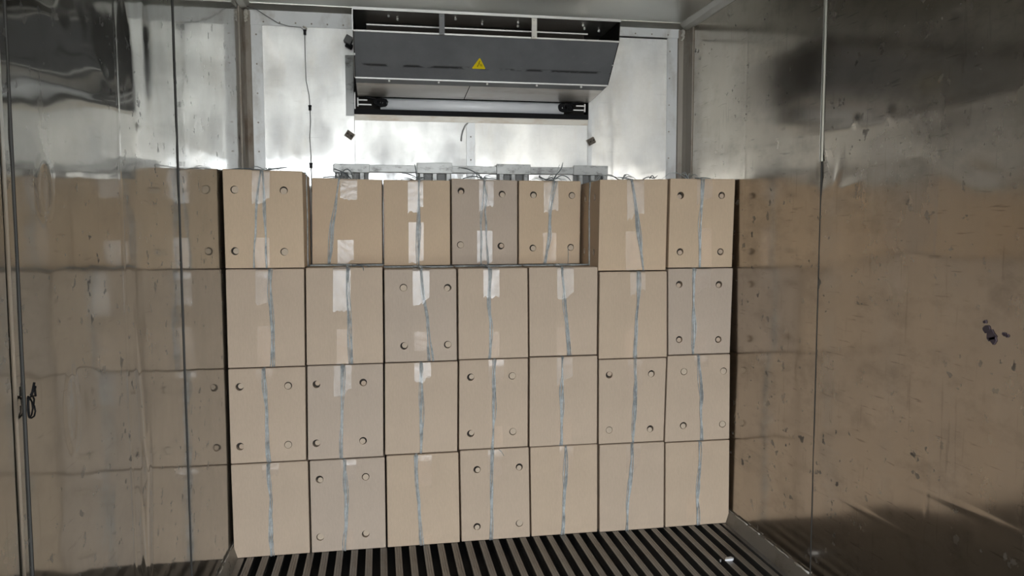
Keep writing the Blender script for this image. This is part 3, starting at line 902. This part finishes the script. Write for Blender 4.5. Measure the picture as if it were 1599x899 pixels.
# ------------------------------------------------------------------ the cartons
CARTONS = {
 'A0': dict(y=-0.012,q=[(0.0105,1.6573),(0.3299,1.6506),(0.0116,1.2478),(0.3304,1.2478)],
   tw=[[(0.483,0.0),(0.427,0.252),(0.37,0.733),(0.361,1.0)],[(0.499,0.0),(0.507,0.267),(0.515,0.647),(0.512,1.0)]],
   tp=[(0.367,0.589,0.003,0.292,-0.01,1.0),(0.38,0.563,0.687,0.998,-0.011,0.7)],
   h=[(0.142,0.202),(0.759,0.197),(0.126,0.825),(0.747,0.832)]),
 'A1': dict(y=0.27,q=[(0.3452,1.6439),(0.6596,1.6384),(0.3384,1.2507),(0.6566,1.2507)],
   tw=[[(0.39,0.0),(0.33,0.341),(0.287,0.539),(0.236,1.0)]],
   tp=[(0.403,0.645,0.013,0.234,-0.001,0.9),(0.359,0.59,0.716,0.955,-0.001,1)],
   h=[]),
 'A2': dict(y=0.28,q=[(0.6676,1.6391),(0.9772,1.6392),(0.6655,1.2405),(0.9752,1.2405)],
   tw=[[(0.532,0.0),(0.518,0.439),(0.515,1.0)]],
   tp=[(0.361,0.593,0.032,0.323,-0.003,1),(0.369,0.598,0.491,0.961,-0.004,0.6)],
   h=[]),
 'A3': dict(y=0.28,q=[(0.9852,1.6483),(1.3001,1.6424),(0.9843,1.2416),(1.2996,1.2416)],
   tw=[[(0.489,0.0),(0.53,0.197),(0.5,0.364),(0.552,1.0)],[(0.491,0.0),(0.481,0.147),(0.44,0.531),(0.439,1.0)]],
   tp=[(0.413,0.637,0.006,0.31,-0.001,0.8),(0.381,0.616,0.599,0.971,-0.001,0.9)],
   h=[(0.141,0.138),(0.765,0.164),(0.127,0.765),(0.745,0.78)]),
 'A4': dict(y=0.28,q=[(1.3081,1.6425),(1.6146,1.6424),(1.3076,1.2428),(1.6101,1.2428)],
   tw=[[(0.573,0.0),(0.518,0.324),(0.496,0.634),(0.416,1.0)]],
   tp=[(0.397,0.634,0.0,0.342,0.003,0.9),(0.392,0.606,0.625,0.988,0.003,0.5)],
   h=[(0.233,0.167),(0.857,0.171),(0.226,0.807),(0.847,0.802)]),
 'A5': dict(y=0.012,q=[(1.6319,1.6307),(1.955,1.6368),(1.6257,1.2199),(1.9499,1.2199)],
   tw=[[(0.456,0.0),(0.552,0.405),(0.602,0.656),(0.666,1.0)]],
   tp=[(0.394,0.647,0.043,0.381,0.01,0.9),(0.391,0.631,0.566,0.972,0.012,0.6)],
   h=[]),
 'A6': dict(y=0.0,q=[(1.963,1.639),(2.281,1.6394),(1.9579,1.2309),(2.2727,1.2309)],
   tw=[[(0.48,0.0),(0.479,0.516),(0.489,1.0)]],
   tp=[(0.401,0.643,0.004,0.226,0.009,0.6),(0.464,0.653,0.553,0.973,0.018,0.5)],
   h=[(0.162,0.185),(0.796,0.182),(0.176,0.82),(0.808,0.823)]),
 'B0': dict(y=0.0,q=[(0.0091,1.2416),(0.3267,1.2416),(0.008,0.8264),(0.3218,0.8264)],
   tw=[[(0.567,0.0),(0.562,0.229),(0.578,0.521),(0.576,1.0)]],
   tp=[(0.379,0.543,0.009,0.343,-0.008,0.6),(0.39,0.604,0.577,0.991,-0.011,0.2)],
   h=[]),
 'B1': dict(y=0.0,q=[(0.3347,1.2445),(0.6554,1.2445),(0.3298,0.8289),(0.6537,0.8289)],
   tw=[[(0.539,0.0),(0.527,0.248),(0.553,0.471),(0.581,1.0)]],
   tp=[(0.351,0.58,0.03,0.442,-0.005,0.9),(0.394,0.611,0.632,0.995,-0.005,0.3)],
   h=[]),
 'B2': dict(y=0.0,q=[(0.6634,1.2343),(0.9761,1.2343),(0.6617,0.8298),(0.9761,0.8298)],
   tw=[[(0.511,0.0),(0.544,0.287),(0.594,0.552),(0.668,1.0)],[(0.502,0.0),(0.526,0.286),(0.584,0.552),(0.607,1.0)]],
   tp=[(0.391,0.623,0.008,0.322,-0.003,0.8),(0.406,0.6,0.675,0.882,-0.002,0.3)],
   h=[(0.261,0.193),(0.876,0.2),(0.262,0.825),(0.87,0.824)]),
 'B3': dict(y=0.0,q=[(0.9841,1.2354),(1.2948,1.2354),(0.9841,0.8334),(1.2976,0.8334)],
   tw=[[(0.441,0.0),(0.448,0.337),(0.456,0.573),(0.442,1.0)]],
   tp=[(0.359,0.59,0.026,0.315,-0.003,0.9),(0.425,0.584,0.701,0.978,-0.003,0.3)],
   h=[]),
 'B4': dict(y=0.0,q=[(1.3028,1.2366),(1.6211,1.2366),(1.3056,0.836),(1.6193,0.836)],
   tw=[[(0.477,0.0),(0.511,0.321),(0.545,0.649),(0.575,1.0)]],
   tp=[(0.403,0.647,0.016,0.301,0.0,1),(0.393,0.608,0.675,0.991,0.0,0.3)],
   h=[]),
 'B5': dict(y=0.0,q=[(1.6291,1.2137),(1.9502,1.2137),(1.6273,0.8163),(1.9557,0.8163)],
   tw=[[(0.575,0.0),(0.566,0.25),(0.545,0.481),(0.547,0.713),(0.525,1.0)]],
   tp=[(0.447,0.673,0.009,0.217,0.002,0.7),(0.368,0.549,0.669,0.983,0.003,0.3)],
   h=[]),
 'B6': dict(y=0.0,q=[(1.9593,1.2247),(2.2792,1.2247),(1.965,0.8239),(2.2715,0.8239)],
   tw=[[(0.401,0.0),(0.385,0.352),(0.403,0.684),(0.398,1.0)]],
   tp=[(0.432,0.658,0.011,0.229,0.005,0.5),(0.438,0.579,0.72,0.974,0.005,0.3)],
   h=[(0.168,0.179),(0.787,0.186),(0.173,0.822),(0.803,0.835)]),
 'C0': dict(y=0.0,q=[(0.008,0.8202),(0.3231,0.8202),(0.008,0.4147),(0.3185,0.4147)],
   tw=[[(0.464,0.0),(0.466,0.339),(0.489,0.682),(0.502,1.0)]],
   tp=[(0.36,0.572,0.003,0.172,-0.004,0.3),(0.417,0.545,0.68,0.995,-0.008,0.3)],
   h=[(0.14,0.186),(0.773,0.191),(0.128,0.819),(0.762,0.824)]),
 'C1': dict(y=0.0,q=[(0.3311,0.8227),(0.6523,0.8227),(0.3265,0.4138),(0.648,0.4138)],
   tw=[[(0.464,0.0),(0.448,0.546),(0.445,0.91),(0.447,1.0)]],
   tp=[(0.346,0.58,0.001,0.268,-0.002,0.7),(0.39,0.558,0.696,0.967,-0.002,0.3)],
   h=[(0.118,0.193),(0.734,0.19),(0.111,0.824),(0.729,0.82)]),
 'C2': dict(y=0.0,q=[(0.6603,0.8236),(0.9789,0.8236),(0.656,0.4191),(0.9744,0.4191)],
   tw=[[(0.493,0.0),(0.504,0.503),(0.49,1.0)]],
   tp=[(0.401,0.63,0.0,0.156,0.0,0.7)],
   h=[]),
 'C3': dict(y=0.0,q=[(0.9869,0.8272),(1.2976,0.8272),(0.983,0.4241),(1.2961,0.4241)],
   tw=[[(0.513,0.0),(0.503,0.508),(0.481,1.0)]],
   tp=[(0.421,0.646,0.002,0.216,0.001,0.4),(0.452,0.631,0.753,0.986,0.001,0.2)],
   h=[(0.163,0.188),(0.768,0.19),(0.165,0.822),(0.78,0.823)]),
 'C4': dict(y=0.0,q=[(1.3056,0.8298),(1.6208,0.8298),(1.3041,0.4222),(1.6214,0.4222)],
   tw=[[(0.477,0.0),(0.47,0.446),(0.463,1.0)]],
   tp=[(0.392,0.628,0.003,0.247,0.001,0.7),(0.414,0.616,0.711,0.985,0.002,0.2)],
   h=[]),
 'C5': dict(y=0.0,q=[(1.6288,0.8101),(1.9533,0.8101),(1.6306,0.4187),(1.9446,0.4187)],
   tw=[[(0.543,0.0),(0.538,0.449),(0.522,1.0)]],
   tp=[(0.419,0.641,0.002,0.306,0.005,0.4)],
   h=[(0.149,0.177),(0.782,0.18),(0.155,0.836),(0.786,0.845)]),
 'C6': dict(y=0.0,q=[(1.9613,0.8177),(2.2715,0.8177),(1.9526,0.4113),(2.2767,0.4113)],
   tw=[[(0.489,0.0),(0.542,0.483),(0.559,1.0)]],
   tp=[(0.42,0.639,0.0,0.125,0.004,0.4)],
   h=[(0.263,0.183),(0.898,0.192),(0.276,0.814),(0.887,0.821)]),
 'D0': dict(y=0.0,q=[(0.008,0.4085),(0.3252,0.4085),(0.0109,0.001),(0.326,0.001)],
   tw=[[(0.491,0.0),(0.489,0.288),(0.492,0.549),(0.496,1.0)]],
   tp=[(0.4,0.621,0.001,0.121,-0.004,0.4)],
   h=[]),
 'D1': dict(y=0.0,q=[(0.3332,0.4076),(0.6535,0.4076),(0.3341,0.001),(0.6534,0.001)],
   tw=[[(0.458,0.0),(0.48,0.424),(0.464,0.601),(0.446,1.0)]],
   tp=[(0.415,0.619,0.0,0.229,-0.005,0.5),(0.461,0.56,0.759,0.943,-0.005,0.2)],
   h=[(0.125,0.199),(0.74,0.199),(0.116,0.832),(0.727,0.831)]),
 'D2': dict(y=0.0,q=[(0.6615,0.4129),(0.979,0.4129),(0.6614,0.001),(0.983,0.001)],
   tw=[[(0.411,0.0),(0.418,0.302),(0.436,0.568),(0.46,1.0)]],
   tp=[(0.402,0.627,0.008,0.347,-0.006,0.5),(0.418,0.614,0.906,0.999,-0.002,0.3)],
   h=[]),
 'D3': dict(y=0.0,q=[(0.987,0.4179),(1.3006,0.4179),(0.9917,0.001),(1.3065,0.001)],
   tw=[[(0.468,0.0),(0.467,0.217),(0.442,0.589),(0.415,1.0)]],
   tp=[(0.403,0.607,0.0,0.297,-0.007,0.4)],
   h=[(0.24,0.211),(0.857,0.208),(0.226,0.843),(0.845,0.839)]),
 'D4': dict(y=0.0,q=[(1.3086,0.416),(1.6245,0.416),(1.3145,0.001),(1.6273,0.001)],
   tw=[[(0.528,0.0),(0.515,0.355),(0.461,1.0)]],
   tp=[(0.432,0.631,0.0,0.29,-0.003,0.4)],
   h=[]),
 'D5': dict(y=0.0,q=[(1.6337,0.4125),(1.9478,0.4125),(1.6366,0.001),(1.951,0.001)],
   tw=[[(0.502,0.0),(0.474,0.394),(0.431,0.685),(0.413,1.0)]],
   tp=[(0.41,0.62,0.008,0.284,0.001,0.4)],
   h=[]),
 'D6': dict(y=0.0,q=[(1.9558,0.4051),(2.2767,0.4051),(1.9606,0.001),(2.281,0.001)],
   tw=[[(0.525,0.0),(0.523,0.331),(0.5,0.735),(0.502,1.0)]],
   tp=[(0.42,0.647,0.001,0.133,0.001,0.3),(0.329,0.558,0.646,0.862,0.001,0.2)],
   h=[]),
}


DEPTH_ALL = 0.33
ORD = ['first', 'second', 'third', 'fourth', 'fifth', 'sixth', 'seventh']
ROWN = {'A': 'top row', 'B': 'second row from the top', 'C': 'third row from the top', 'D': 'bottom row on the floor'}


def make_cup(name, r, depth, disc_mat, shift):
    """punched vent: rim wall, back painted dark as shade, and the inner board seen a little off-centre through the hole"""
    n = 16
    vs_, fs_, mi = [], [], []
    for y in (0.0, 0.024):
        vs_ += [(r * math.cos(2 * math.pi * i / n), y, r * math.sin(2 * math.pi * i / n)) for i in range(n)]
    fs_ += [(i, (i + 1) % n, n + (i + 1) % n, n + i) for i in range(n)]
    fs_.append(tuple(n + i for i in range(n)))
    mi += [0] * n + [2]  # back disc gets a near-black colour, shade painted into the hole
    k = len(vs_)
    rd = r * 0.98 - shift
    for y in (depth, depth + 0.003):
        vs_ += [(shift + rd * math.cos(2 * math.pi * i / n), y, rd * math.sin(2 * math.pi * i / n)) for i in range(n)]
    fs_.append(tuple(k + i for i in range(n - 1, -1, -1)))
    fs_ += [(k + i, k + (i + 1) % n, k + n + (i + 1) % n, k + n + i) for i in range(n)]
    mi += [1] * (n + 1)
    me = bpy.data.meshes.new(name)
    me.from_pydata(vs_, [], fs_)
    for m_ in ('cardboard_b', disc_mat, 'coil_brown'):
        me.materials.append(MATS[m_])
    me.polygons.foreach_set('material_index', mi)
    return me


HOLE_R = 0.0165
CUPS = [make_cup('vent_hole', HOLE_R, dp, 'hole_inner', sh) for dp, sh in ((0.004, 0.002), (0.005, 0.004), (0.006, 0.003), (0.004, 0.005))]
CUP_DEEP = make_cup('vent_hole', HOLE_R, 0.012, 'cardboard_b', 0.0055)


def carton(key, d):
    row, col = key[0], int(key[1])
    rnd = random.Random(key)
    DEPTH = 0.318 if key in ('A1', 'A2', 'A3', 'A4') else DEPTH_ALL
    TL, TR, BL, BR = [Vector((x, 0, z)) for x, z in d['q']]
    yf = d['y'] + (rnd.uniform(-0.004, 0.004) if row != 'A' else 0)
    base = Vector(((BL.x + BR.x) / 2, yf + DEPTH / 2, (BL.z + BR.z) / 2))
    root = empty('carton', base)
    if row == 'A':
        cmat = 'cardboard_c' if key == 'A3' else 'cardboard_a'
    else:
        cmat = rnd.choice(('cardboard_b', 'cardboard_d') if not d['h'] else ('cardboard_b', 'cardboard_b', 'cardboard_c'))
    if key in ('B2', 'C1', 'D1'):
        cmat = 'cardboard_c'

    skew = 0.007 if col == 1 else 0.0      # shear added to keep the bright bulkhead from showing through the gap

    def P(u, v, y=0.0, out=0.0):
        """u across, v down the front face, y into the depth, out in front of the face"""
        p = (TL * (1 - u) + TR * u) * (1 - v) + (BL * (1 - u) + BR * u) * v
        return Vector((p.x + skew * y / DEPTH, yf + y - out, p.z)) - base

    # body with punched round vents
    bm = bmesh.new()
    wdt, hgt = (TR.x - TL.x), (TL.z - BL.z)
    cor = [bm.verts.new(P(u, v, y)) for y in (0, DEPTH) for u, v in ((0, 0), (1, 0), (1, 1), (0, 1))]

    def face_with_holes(loop, holes, fn):
        if not holes:
            bm.faces.new(loop)
            return
        ed = [bm.edges.get((loop[i], loop[(i + 1) % 4])) or bm.edges.new((loop[i], loop[(i + 1) % 4])) for i in range(4)]
        for (cu, cv, ru, rv) in holes:
            ring = [bm.verts.new(fn(cu + ru * math.cos(2 * math.pi * i / 16), cv + rv * math.sin(2 * math.pi * i / 16))) for i in range(16)]
            ed += [bm.edges.new((ring[i], ring[(i + 1) % 16])) for i in range(16)]
        bmesh.ops.triangle_fill(bm, use_beauty=True, use_dissolve=False, edges=ed)

    face_with_holes([cor[0], cor[1], cor[2], cor[3]], [(u, v, HOLE_R / wdt, HOLE_R / hgt) for u, v in d['h']], lambda u, v: P(u, v))
    side = [(0.24, 0.18), (0.72, 0.18), (0.24, 0.80), (0.72, 0.80)] if key in ('A5',) else []
    face_with_holes([cor[4], cor[0], cor[3], cor[7]], [(s_, v, HOLE_R / DEPTH, HOLE_R / hgt) for s_, v in side], lambda s_, v: P(0, v, s_ * DEPTH))
    bm.faces.new((cor[1], cor[5], cor[6], cor[2]))
    bm.faces.new((cor[5], cor[4], cor[7], cor[6]))
    bm.faces.new((cor[3], cor[2], cor[6], cor[7]))
    # sunk top that the two flaps cover
    bm.faces.new((cor[4], cor[5], cor[1], cor[0]))
    bmesh.ops.recalc_face_normals(bm, faces=bm.faces)
    me = bpy.data.meshes.new('body')
    bm.to_mesh(me)
    bm.free()
    me.materials.append(MATS[cmat])
    body = bpy.data.objects.new('body', me)
    COL.objects.link(body)
    body.parent = root
    bevel(body, 0.0028, 2)
    for (u, v) in d['h']:
        o_ = bpy.data.objects.new('vent_hole', CUP_DEEP if key in ('A6', 'B6') or rnd.random() < 0.12 else CUPS[rnd.randrange(4)])
        COL.objects.link(o_)
        o_.parent = root
        o_.location = P(u, v)
        o_.rotation_euler = (0, rnd.uniform(-0.6, 2.2), 0)
    for (s_, v) in side:
        o_ = bpy.data.objects.new('vent_hole', CUP_DEEP)
        COL.objects.link(o_)
        o_.parent = root
        o_.location = P(0, v, s_ * DEPTH)
        o_.rotation_euler = (0, 0, math.radians(-90))
    # top flaps: two thin boards that meet under the tape
    um = d['tw'][0][0][0]
    um = min(max((d['tp'][0][0] + d['tp'][0][1]) / 2 if d['tp'] else 0.5, 0.35), 0.65)
    for u0, u1 in ((0.006, um - 0.003), (um + 0.003, 0.994)):
        f = MB()
        c4 = [P(u0, 0, 0.003), P(u1, 0, 0.003), P(u1, 0, DEPTH - 0.003), P(u0, 0, DEPTH - 0.003)]
        th = 0.0012
        f.add([q + Vector((0, 0, 0.0)) for q in c4] + [q + Vector((0, 0, th)) for q in c4],
              [(3, 2, 1, 0), (4, 5, 6, 7), (0, 1, 5, 4), (1, 2, 6, 5), (2, 3, 7, 6), (3, 0, 4, 7)])
        f.build('flap', cmat, root)
    # tape strips
    for (u0, u1, v0, v1, sk, wgt) in d['tp']:
        nu, nv = 8, 14
        vs_, fs_ = [], []
        wrap = v0 < 0.06 and row in 'AB'
        rows = []
        if wrap:
            for k in range(5, 0, -1):
                rows.append(('t', k * 0.014))
        for j in range(nv + 1):
            rows.append(('f', (0.0 if wrap else v0) + (v1 - (0.0 if wrap else v0)) * j / nv))
        rag = [rnd.uniform(-0.02, 0.02) for _ in range(nu + 1)]
        tilt = rnd.uniform(-0.02, 0.02)
        step_u = rnd.choice((None, 0.3, 0.7))
        for j, (kd, q) in enumerate(rows):
            for i in range(nu + 1):
                s_ = i / nu
                u = u0 + (u1 - u0) * s_
                wr = 0.0009 * (noise.noise(Vector((u * 22, q * 26, col * 3.1 + ord(row)))) + 0.5)
                wr = max(wr, 0.0)
                if kd == 't':
                    p = P(u, 0, q) + Vector((0, 0, 0.0018 + wr * 0.5))
                else:
                    v = q
                    fr_ = (q - v0) / max(v1 - v0, 1e-4)
                    u += sk * fr_
                    if fr_ > 0.8:
                        v += (rag[i] + tilt * (s_ - 0.5) * 2 + (0.05 if step_u and s_ < step_u else 0)) * (fr_ - 0.8) / 0.2
                    v = min(max(v, 0.0), 1.0)
                    tent = 0.0035 * min(1.0, v / 0.07) * max(0.0, 1 - max(0.0, v - 0.07) / 0.2) if (v0 < 0.06 and wgt > 0.25) else 0.0
                    if v0 < 0.06 and wgt >= 0.65:
                        tent = 0.0045 * v / v1
                    p = P(u, v, 0, 0.0006 + wr + tent)
                vs_.append(p)
        for j in range(len(rows) - 1):
            for i in range(nu):
                a_ = j * (nu + 1) + i
                fs_.append((a_, a_ + nu + 1, a_ + nu + 2, a_ + 1))
        ti = 0 if wgt < 0.35 else 1 if wgt < 0.6 else 2 if wgt < 0.85 else 3
        link_mesh('tape_strip', vs_, fs_, 'tape_%d' % ti, root, True)
    # twine
    tw = MB()
    open_top = row == 'A' or key in ('B1', 'B2', 'B3', 'B4')

    def strands(fn, n, count, spread, amp, r, seed, m_=3):
        for s_ in range(count):
            off = (s_ - (count - 1) / 2) * spread
            ph, fq = rnd.uniform(0, 6.28), rnd.uniform(1.5, 4.0)
            pts_ = []
            for k in range(n + 1):
                t = k / n
                lat = off * (0.55 + 0.45 * math.sin(fq * 0.8 * t * 3 + ph)) + amp * math.sin(fq * t * 5 + ph)
                pts_.append(fn(t, lat, 0.0016 * (s_ % 2)))
            tw.tube(pts_, [r * rnd.uniform(0.75, 1.2) for _ in pts_], 5)

    for si, poly in enumerate(d['tw']):
        def front(t, lat, lift, poly=poly):
            v = t
            for (ua, va), (ub, vb) in zip(poly, poly[1:]):
                if v <= vb or vb == 1.0:
                    u = ua + (ub - ua) * (v - va) / max(vb - va, 1e-6)
                    break
            return P(u, v, 0, 0.0026 + lift) + Vector((lat, 0, 0))
        many = len(d['tw']) > 1
        strands(front, 26, 3 if many else 6, 0.0040, 0.0014, 0.0021, si)
    u_top = d['tw'][0][0][0]
    reach = DEPTH if row == 'A' else 0.24 if open_top else 0.02

    def over(t, lat, lift):
        return P(u_top, 0, t * reach) + Vector((lat, 0, (0.0036 if open_top else 0.0022) + lift * (1 if open_top else 0.2))) if t > 0.02 else P(u_top, 0, 0, 0.0026) + Vector((lat, 0, 0.001))
    strands(over, 14, 4, 0.0034, 0.001, 0.0021 if open_top else 0.0012, 9)
    if open_top:
        def across(t, lat, lift):
            return P(t, 0, DEPTH * 0.47 + lat + 0.012 * math.sin(t * 3.0 + col)) + Vector((0, 0, 0.0046 + lift))
        strands(across, 16, 6, 0.007, 0.003, 0.0027, 4)
    if key in ('A0', 'A5'):
        for u_s, sg in ((0, -1), (1, 1)):
            if (u_s == 0 and key == 'A0') or (u_s == 1 and key == 'A5'):
                continue

            def sidef(t, lat, lift):
                return P(u_s, t, DEPTH * 0.47 + lat + 0.010 * math.sin(t * 5)) + Vector((sg * (0.0018 + lift * 0.5), 0, 0))
            strands(sidef, 16, 4, 0.0045, 0.002, 0.0022, 5)
    if row == 'A' or key in ('B1', 'B2', 'B3', 'B4'):
        # knot and loose ends on the lid
        kc = P(u_top, 0, DEPTH * (0.47 if row == 'A' else 0.30))
        for k in range(5):
            ph = rnd.uniform(0, 6.28)
            tw.tube([kc + Vector((0.012 * math.cos(ph + j * 1.1), 0.010 * math.sin(ph + j * 1.1), 0.005 + 0.004 * math.sin(j * 1.7 + k) + 0.003)) for j in range(6)], 0.002, 5)
        for k in range(6 if row == 'A' else 3):
            ph = rnd.uniform(0, 6.28)
            L_ = rnd.uniform(0.05, 0.17) if row == 'A' else rnd.uniform(0.03, 0.06)
            hh = rnd.uniform(0.008, 0.040) if row == 'A' else 0.006
            dirv = Vector((math.cos(ph), 0.5 * math.sin(ph), 0))
            pts_ = [kc + dirv * (L_ * j / 7) + Vector((0.004 * math.sin(j + k), 0, 0.006 + hh * math.sin(math.pi * min(1, j / 7 * rnd.choice((0.8, 1.0))))))
                    for j in range(8)]
            for q in pts_:
                q.y = min(q.y, DEPTH / 2 - 0.01)
            tw.tube(pts_, [0.0022] * 4 + [0.0017, 0.0014, 0.001, 0.0008], 5)
    if key == 'A4':
        tw.tube([P(0.57, 0, 0.12) + Vector((0, 0, 0.006)), P(0.62, 0, 0.12) + Vector((0, 0, 0.012)), P(0.67, 0, 0.11) + Vector((0, 0, 0.035)), P(0.73, 0, 0.10) + Vector((0, 0, 0.088))], [0.002, 0.002, 0.0016, 0.001], 5)
    if key == 'D3':
        tw.tube([P(0.56, 0, 0, 0.001), P(0.60, 0.03, 0, 0.004), P(0.635, 0.075, 0, 0.003)], 0.0013, 5)
    if key == 'A4':
        tw.tube([P(0.80, 0.80, 0, 0.002), P(0.81, 0.9, 0, 0.004), P(0.805, 1.0, 0, 0.004)], 0.0013, 5)
    tw.build('twine', 'twine', root, True)
    if key in LOOSE:
        le = MB()
        for poly in LOOSE[key]:
            pts_ = [P(u, 0, dy) + Vector((0, 0, dz)) for u, dy, dz in poly]
            fine_ = []
            for k in range(len(pts_) - 1):
                p0, p1, p2, p3 = pts_[max(k - 1, 0)], pts_[k], pts_[k + 1], pts_[min(k + 2, len(pts_) - 1)]
                for j in range(4):
                    t = j / 4
                    fine_.append(0.5 * ((2 * p1) + (p2 - p0) * t + (2 * p0 - 5 * p1 + 4 * p2 - p3) * t * t + (3 * p1 - p0 - 3 * p2 + p3) * t ** 3))
            fine_.append(pts_[-1])
            le.tube(fine_, [0.0026] * (len(fine_) - 3) + [0.0022, 0.0016, 0.0010], 5)
        le.build('loose_end', 'twine_dark', root, True)
    return root


# stray twine ends that stick up from the lids: (across, depth, height above the lid)
LOOSE = {
    'A0': [[(0.50, 0.06, 0.004), (0.58, 0.05, 0.010), (0.68, 0.04, 0.014), (0.80, 0.04, 0.020)], [(0.10, 0.03, 0.003), (0.25, 0.05, 0.010), (0.40, 0.06, 0.006), (0.50, 0.06, 0.004)]],
    'A1': [[(0.38, 0.03, 0.004), (0.46, 0.04, 0.045), (0.54, 0.04, 0.040), (0.58, 0.03, 0.004)], [(0.30, 0.05, 0.050), (0.42, 0.05, 0.036), (0.52, 0.03, 0.014), (0.55, 0.02, 0.004)],
           [(0.34, 0.04, 0.030), (0.45, 0.03, 0.028), (0.50, 0.03, 0.006)], [(0.15, 0.03, 0.006), (0.28, 0.04, 0.012), (0.40, 0.04, 0.006)]],
    'A2': [[(0.535, 0.03, 0.004), (0.50, 0.03, 0.020), (0.49, 0.03, 0.050), (0.47, 0.03, 0.078)], [(0.54, 0.03, 0.004), (0.46, 0.04, 0.022), (0.36, 0.05, 0.034), (0.28, 0.05, 0.036)],
           [(0.50, 0.02, 0.008), (0.58, 0.03, 0.016), (0.62, 0.03, 0.010)]],
    'A3': [[(0.49, 0.02, 0.004), (0.42, 0.03, 0.022), (0.32, 0.04, 0.044), (0.20, 0.05, 0.056), (0.12, 0.05, 0.058)], [(0.18, 0.03, 0.004), (0.28, 0.03, 0.014), (0.38, 0.03, 0.016), (0.50, 0.03, 0.006)],
           [(0.49, 0.02, 0.005), (0.60, 0.03, 0.008), (0.72, 0.03, 0.006)]],
    'A4': [[(0.57, 0.02, 0.004), (0.62, 0.03, 0.030), (0.70, 0.03, 0.060), (0.73, 0.03, 0.092)], [(0.35, 0.02, 0.030), (0.34, 0.02, 0.018), (0.44, 0.02, 0.008), (0.57, 0.02, 0.006)],
           [(0.35, 0.03, 0.024), (0.45, 0.03, 0.010), (0.54, 0.02, 0.018), (0.58, 0.02, 0.006)], [(0.60, 0.03, 0.010), (0.70, 0.03, 0.030), (0.80, 0.03, 0.022), (0.86, 0.03, 0.004)]],
    'A5': [[(0.46, 0.02, 0.004), (0.38, 0.03, 0.010), (0.28, 0.03, 0.014)], [(0.66, 0.03, 0.004), (0.74, 0.03, 0.014), (0.82, 0.03, 0.008), (0.88, 0.03, 0.020)], [(0.76, 0.03, 0.006), (0.80, 0.03, 0.020), (0.84, 0.03, 0.004)]],
    'A6': [[(0.30, 0.03, 0.004), (0.27, 0.03, 0.018), (0.26, 0.03, 0.022)], [(0.40, 0.02, 0.005), (0.55, 0.03, 0.008), (0.66, 0.03, 0.005)]],
    'B1': [[(0.60, 0.02, 0.006), (0.68, 0.01, 0.010), (0.74, 0.004, 0.004), (0.75, -0.006, -0.012)], [(0.66, 0.02, 0.012), (0.76, 0.02, 0.010), (0.84, 0.02, 0.004)]],
    'B3': [[(0.44, 0.04, 0.006), (0.38, 0.05, 0.016), (0.30, 0.06, 0.010), (0.22, 0.06, 0.006)]],
}
NOTE = {
    'A0': 'tan carton with four vent holes and a double twine, leftmost in the top row',
    'A1': 'plain tan carton with slanting twine, set back, second from left in the top row',
    'A2': 'plain tan carton with two white tape patches, third from left in the top row',
    'A3': 'greyish carton with vent holes and crossed twine, middle of the top row, set back',
    'A4': 'tan carton with vent holes, set back beside a gap, fifth in the top row',
    'A5': 'plain tan carton jutting forward beside the gap, sixth from left in the top row',
    'A6': 'carton with four dark vent holes, rightmost in the top row against the right wall',
}


def label_for(key, d):
    if key in NOTE:
        return NOTE[key]
    row, col = key[0], int(key[1])
    kind = 'carton with four round vent holes' if d['h'] else 'plain carton without vent holes'
    pos = 'leftmost' if col == 0 else 'rightmost' if col == 6 else 'middle one' if col == 3 else ORD[col] + ' from left'
    return '%s, %s in the %s' % (kind, pos, ROWN[row])


for key in sorted(CARTONS):
    r_ = carton(key, CARTONS[key])
    tag(r_, label_for(key, CARTONS[key]), 'carton', 'twine-tied cartons stacked across the container')
